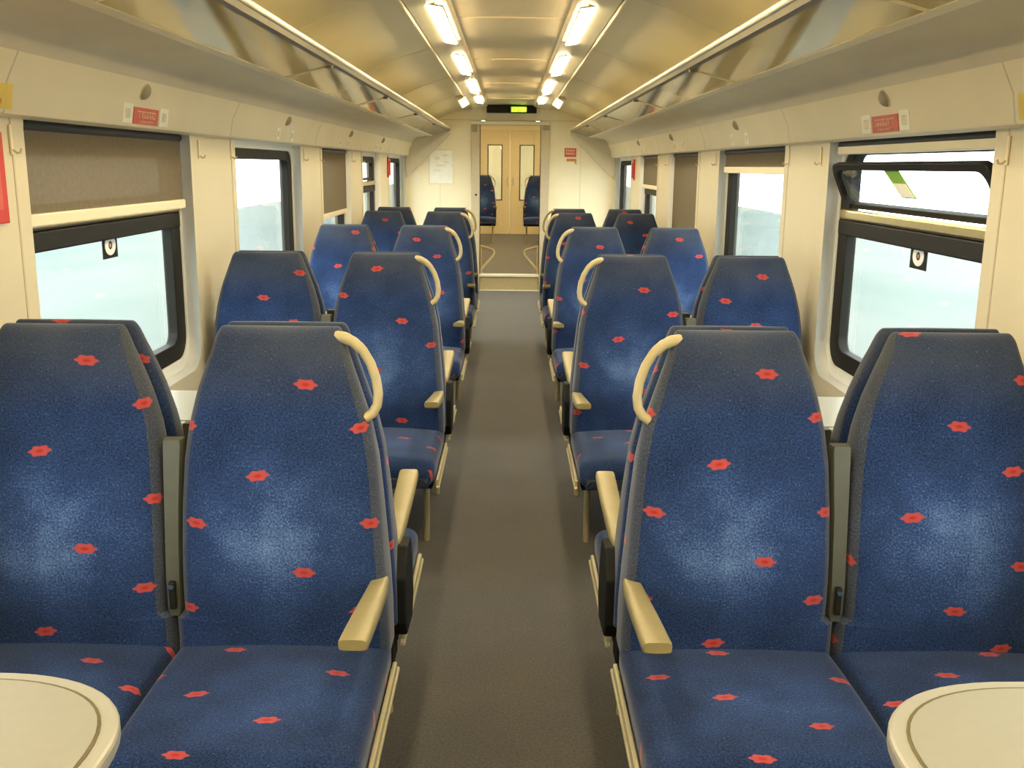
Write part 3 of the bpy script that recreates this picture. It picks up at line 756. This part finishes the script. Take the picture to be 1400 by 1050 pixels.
blind(1, *W[4], 1.345, 'half lowered brown blind near the end of the right wall')

# ------------------------------------------------------------------ notices, stickers, hooks
def beam_frame(sx):
    """point on the cant panel face and its slope"""
    return math.atan2(.043, .135)
def on_beam(name, sx, y0, y1, z0, z1, mats, label, cat, group=None, extra=None):
    """thin label lying on the sloping cant panel; z measured vertically"""
    r = empty(name, (sx * (1.236 - (z0 - 1.650) * .1667 - .0012), (y0 + y1) / 2, z0)); r.rotation_euler = (0, -sx * math.atan(.1667), 0)
    w = (y1 - y0) / 2; h = (z1 - z0) * 1.01
    m = MB(); m.box(-.0015, .0015, -w, w, 0, h); m.build('card', mats, r, bevel=.0005)
    if extra: extra(r, w, h, -sx)
    return tag(r, label, cat, group)
def glyphs(r, w, h, d, mat, rows, seed):
    rnd = random.Random(seed); m = MB()
    xx = sorted((d * .0012, d * .003))
    for (zc, hh, n, frac) in rows:
        st = 2 * w * frac / n
        for i in range(n):
            y = -w * frac + st * i; k = rnd.randrange(4); t = st * .18; g = st * .78
            m.box(*xx, y, y + g, h * (zc + hh / 2) - t, h * (zc + hh / 2))
            m.box(*xx, y + g - t, y + g, h * (zc - hh / 2), h * (zc + hh / 2))
            if k != 1: m.box(*xx, y, y + t, h * (zc - hh / 2), h * (zc + (hh / 2 if k == 2 else 0)))
            if k in (2, 3): m.box(*xx, y, y + g, h * (zc - hh / 2), h * (zc - hh / 2) + t)
    m.build('print', mat, r)
for sx in (-1, 1):
    sd = 'left' if sx < 0 else 'right'; dy = 0 if sx < 0 else -.10
    on_beam('red_notice', sx, 3.335 + dy, 3.565 + dy, 1.652, 1.706, M['red'], 'red notice with pale lettering on the panel over the nearest %s window' % sd, 'notice', 'red window notices',
            lambda r, w, h, d: glyphs(r, w, h, d, M['pink'], [(.6, .42, 7, .74), (.17, .12, 14, .6)], 3))
    for k, (a, b) in enumerate(((3.245, 3.325), (3.578, 3.665))):
        on_beam('seat_number_label', sx, a + dy, b + dy, 1.653, 1.714, M['paper'], 'cream seat label at the %s edge of the red notice, %s wall' % ('near' if k == 0 else 'far', sd), 'label', 'cream seat labels',
                lambda r, w, h, d: glyphs(r, w, h, d, M['beam'], [(.5, .5, 2, .5)], 5))
    for i, yy in enumerate((5.35, 7.3, 9.25)):
        for k in (0, 1):
            a = yy + k * .34 + (0 if sx < 0 else -.1)
            on_beam('seat_number_label', sx, a, a + .08, 1.653, 1.714, M['paper'], 'cream seat label, %s one of the pair over the %s window on the %s wall' % (['near', 'far'][k], ['second', 'third', 'fourth'][i], sd), 'label', 'cream seat labels',
                    lambda r, w, h, d: glyphs(r, w, h, d, M['beam'], [(.5, .5, 2, .5)], 5))
    on_beam('yellow_notice', sx, 2.28, 2.53 if sx < 0 else 2.475, 1.653, 1.713, M['yellow'], 'yellow notice at the %s edge of the picture over the first pillar' % sd, 'notice', 'yellow notices',
            lambda r, w, h, d: glyphs(r, w, h, d, M['orange'], [(.7, .2, 5, .5), (.3, .2, 8, .6)], 8))
    for i, yy in enumerate((3.38, 5.52, 7.68, 9.6)):
        yy += 0 if sx < 0 else -.08
        r = empty('dome_fitting', (sx * 1.2050, yy, 1.756)); r.rotation_euler = (0, -sx * math.atan(.5), 0)
        m = MB(); m.loft([[(-sx * d, q * math.cos(2 * PI * k / 20), q * math.sin(2 * PI * k / 20)) for k in range(20)] for d, q in ((0, .0275), (.005, .0265), (.012, .022), (.017, .014), (.019, .006))]); m.build('dome', M['vent'], r, smooth=60)
        m = MB(); m.cyl((0, 0, 0), 'x', .029, -sx * .003, 24); m.build('rim', M['cove'], r, smooth=40)
        tag(r, 'round grey dome fitting on the %s panel over the %s window' % (sd, ['nearest', 'second', 'third', 'fourth'][i]), 'dome fitting', 'dome fittings')
    for i, yy in enumerate((2.60, 4.16, 4.64, 6.28, 6.82, 8.18, 8.70)):
        r = empty('coat_hook', (sx * (XW - .001), yy, 1.545))
        m = MB(); m.box(*sorted((0, -sx * .006)), -.005, .005, 0, .075); m.build('back_plate', M['beam'], r, bevel=.002)
        m = MB(); m.tube([(-sx * .006, 0, .012), (-sx * .016, 0, .004), (-sx * .024, 0, .005), (-sx * .028, 0, .015)], .003, 8); m.build('hook', M['jamb'], r, smooth=60)
        tag(r, 'small cream coat hook on the %s wall, %s' % (sd, ['at the first pillar', 'on the near edge of the second pillar', 'on the far edge of the second pillar', 'on the near edge of the third pillar', 'on the far edge of the third pillar', 'on the near edge of the fourth pillar', 'on the far edge of the fourth pillar'][i]), 'coat hook', 'coat hooks')
    # emergency hammer on the last pillar
    yy = 10.55 if sx < 0 else 10.38
    r = empty('emergency_hammer', (sx * (XW - .002), yy, 1.40))
    m = MB(); m.box(*sorted((0, -sx * .012)), -.04, .04, 0, .21); m.build('holder', M['redbox'], r, bevel=.004)
    m = MB(); m.tube([(-sx * .022, 0, .02), (-sx * .022, 0, .17)], .009, 8); m.build('hammer_handle', M['red'], r, smooth=60)
    m = MB(); m.tube([(-sx * .022, -.035, .18), (-sx * .022, .035, .18)], [.006, .006], 8); m.build('hammer_head', M['chrome'], r)
    tag(r, 'red emergency hammer on the %s wall pillar close to the end' % sd, 'emergency hammer', 'emergency hammers')
    # window sticker
    a, b = (3.31, 3.435) if sx < 0 else (3.21, 3.345)
    r = empty('window_sticker', (sx * (XG - .0055), (a + b) / 2, 1.21))
    m = MB(); m.box(-.001, .001, -(b - a) / 2, (b - a) / 2, 0, .075); m.build('card', M['black'], r)
    m = MB(); lo = [(.045 * math.cos(2 * PI * i / 28), .043 + .033 * math.sin(2 * PI * i / 28)) for i in range(28)]; li = [(.017 * math.cos(2 * PI * i / 28), .043 + .014 * math.sin(2 * PI * i / 28)) for i in range(28)]
    ring(m, lo, li, -sx * .001, -sx * .0025); m.build('white_ring', M['white'], r)
    m = MB(); m.cyl((-sx * .0008, 0, .043), 'x', .0075, -sx * .0012, 20); m.build('emblem', M['greypink'], r)
    tag(r, 'black sticker with a white ring on the nearest %s window pane' % sd, 'sticker', 'window stickers')
# red box at the left edge
r = empty('red_sign', (-XW + .001, 2.43, 1.375))
m = MB(); m.box(0, .012, -.11, .11, 0, .225); m.build('board', M['redbox'], r, bevel=.003)
m = MB(); m.box(.0115, .0135, -.08, .08, .035, .19); m.build('face', M['red'], r)
tag(r, 'red sign cut by the left edge, on the wall pillar', 'sign')
# green sticker on the tilted sash
sash = [o for o in bpy.data.objects if o.name.startswith('hopper_sash') and o.parent.name == 'window_8'][0]
r = empty('green_sticker', (XG - .0, 3.33, 1.385)); r.rotation_euler = (0, -math.radians(23), 0)
m = MB(); m.prism([(.035, .158), (.165, .158), (.075, .06), (-.045, .06)], 'x', -.0055, -.0035); m.build('card', M['green'], r)
m = MB(); m.prism([(.005, .112), (.123, .112), (.079, .064), (-.038, .064)], 'x', -.0065, -.005); m.build('print', M['paper'], r)
tag(r, 'slanted green sticker on the tilted open sash, right window', 'sticker')
# end wall poster and red sign
r = empty('poster', (-.845, YE - .004, 1.30))
m = MB(); m.box(-.155, .155, -.008, .003, 0, .42); m.build('frame', M['beam'], r, bevel=.003)
m = MB(); m.box(-.14, .14, -.010, -.007, .015, .405); pg = m.build('sheet', M['poster'], r)
m = MB()
for (x0, x1, z0, z1) in ((-.08, -.02, .30, .33), (.02, .09, .34, .36), (-.06, .05, .22, .235), (-.09, .0, .16, .172), (.03, .1, .26, .275)): m.box(x0, x1, -.0112, -.0098, z0, z1)
m.build('print', M['beam'], pg)
tag(r, 'pale framed poster on the end wall left of the doorway', 'poster')
r = empty('red_notice', (.735, YE - .003, 1.645))
m = MB(); m.box(-.072, .072, -.006, .002, 0, .105); m.build('plate', M['red'], r, bevel=.002)
m = MB()
for zz in (.03, .066):
    for i in range(5): m.box(-.055 + i * .023, -.055 + i * .023 + .015, -.0075, -.0055, zz, zz + .022)
m.build('print', M['pink'], r)
tag(r, 'square red notice on the end wall right of the doorway', 'notice')
r = empty('wall_hook', (.75, YE - .002, 1.575))
m = MB(); m.box(-.06, .06, -.02, .002, .02, .048); m.build('plate', M['orange'], r, bevel=.003)
m = MB(); m.tube([(.045, -.02, .03), (.05, -.024, .0), (.06, -.024, -.012)], .007, 8); m.build('hook', M['vent'], r, smooth=60)
tag(r, 'small brown holder below the square red notice on the end wall', 'holder')

# ------------------------------------------------------------------ outside
def ground_mat():
    m, nt, b = newmat('pale_trackside_ground'); tc = N(nt, 'ShaderNodeTexCoord')
    mp = N(nt, 'ShaderNodeMapping'); mp.inputs['Scale'].default_value = (.12, .05, 1); nt.links.new(tc.outputs['Object'], mp.inputs[0])
    n = N(nt, 'ShaderNodeTexNoise'); n.inputs['Scale'].default_value = 1.3; n.inputs['Detail'].default_value = 3; nt.links.new(mp.outputs[0], n.inputs['Vector'])
    r = N(nt, 'ShaderNodeValToRGB'); e = r.color_ramp.elements
    e[0].position = .35; e[0].color = (.082, .115, .102, 1); e[1].position = .62; e[1].color = (.135, .15, .135, 1)
    nt.links.new(n.outputs['Fac'], r.inputs[0]); nt.links.new(r.outputs[0], b.inputs['Base Color']); b.inputs['Roughness'].default_value = .9
    return m
m = MB(); m.box(-17, 17, -300, 500, -1.4, -1.2); struct('ground', m, ground_mat())
w = bpy.data.worlds.new('sky'); S.world = w; w.use_nodes = True; nt = w.node_tree
bg = nt.nodes['Background']; tc = N(nt, 'ShaderNodeTexCoord'); n = N(nt, 'ShaderNodeTexNoise'); n.inputs['Scale'].default_value = 2.2; n.inputs['Detail'].default_value = 3
nt.links.new(tc.outputs['Generated'], n.inputs['Vector'])
r = N(nt, 'ShaderNodeValToRGB'); e = r.color_ramp.elements; e[0].position = .35; e[0].color = (.86, .93, .95, 1); e[1].position = .65; e[1].color = (1, 1, 1, 1)
nt.links.new(n.outputs['Fac'], r.inputs[0]); nt.links.new(r.outputs[0], bg.inputs[0]); bg.inputs[1].default_value = 7.0

# ------------------------------------------------------------------ camera
F = 1350.0; TH = math.atan(298 / F); ROLL = .011; YAW = .0042
cam = bpy.data.cameras.new('camera'); co = bpy.data.objects.new('camera', cam); COL.objects.link(co)
cam.sensor_width = 36; cam.lens = 36 * F / 1400; cam.clip_start = .05; cam.clip_end = 2000
R = Matrix.Rotation(-YAW, 4, 'Z') @ Matrix.Rotation(PI / 2 - TH, 4, 'X') @ Matrix.Rotation(ROLL, 4, 'Z')
co.matrix_world = Matrix.Translation((0, 0, 1.53)) @ R
S.camera = co
S.view_settings.view_transform = 'Standard'; S.view_settings.look = 'None'; S.view_settings.gamma = 1; S.view_settings.use_curve_mapping = False
S.view_settings.exposure = 0.1
S.cycles.max_bounces = 10; S.cycles.diffuse_bounces = 6; S.cycles.transparent_max_bounces = 16
S.cycles.sample_clamp_indirect = 6
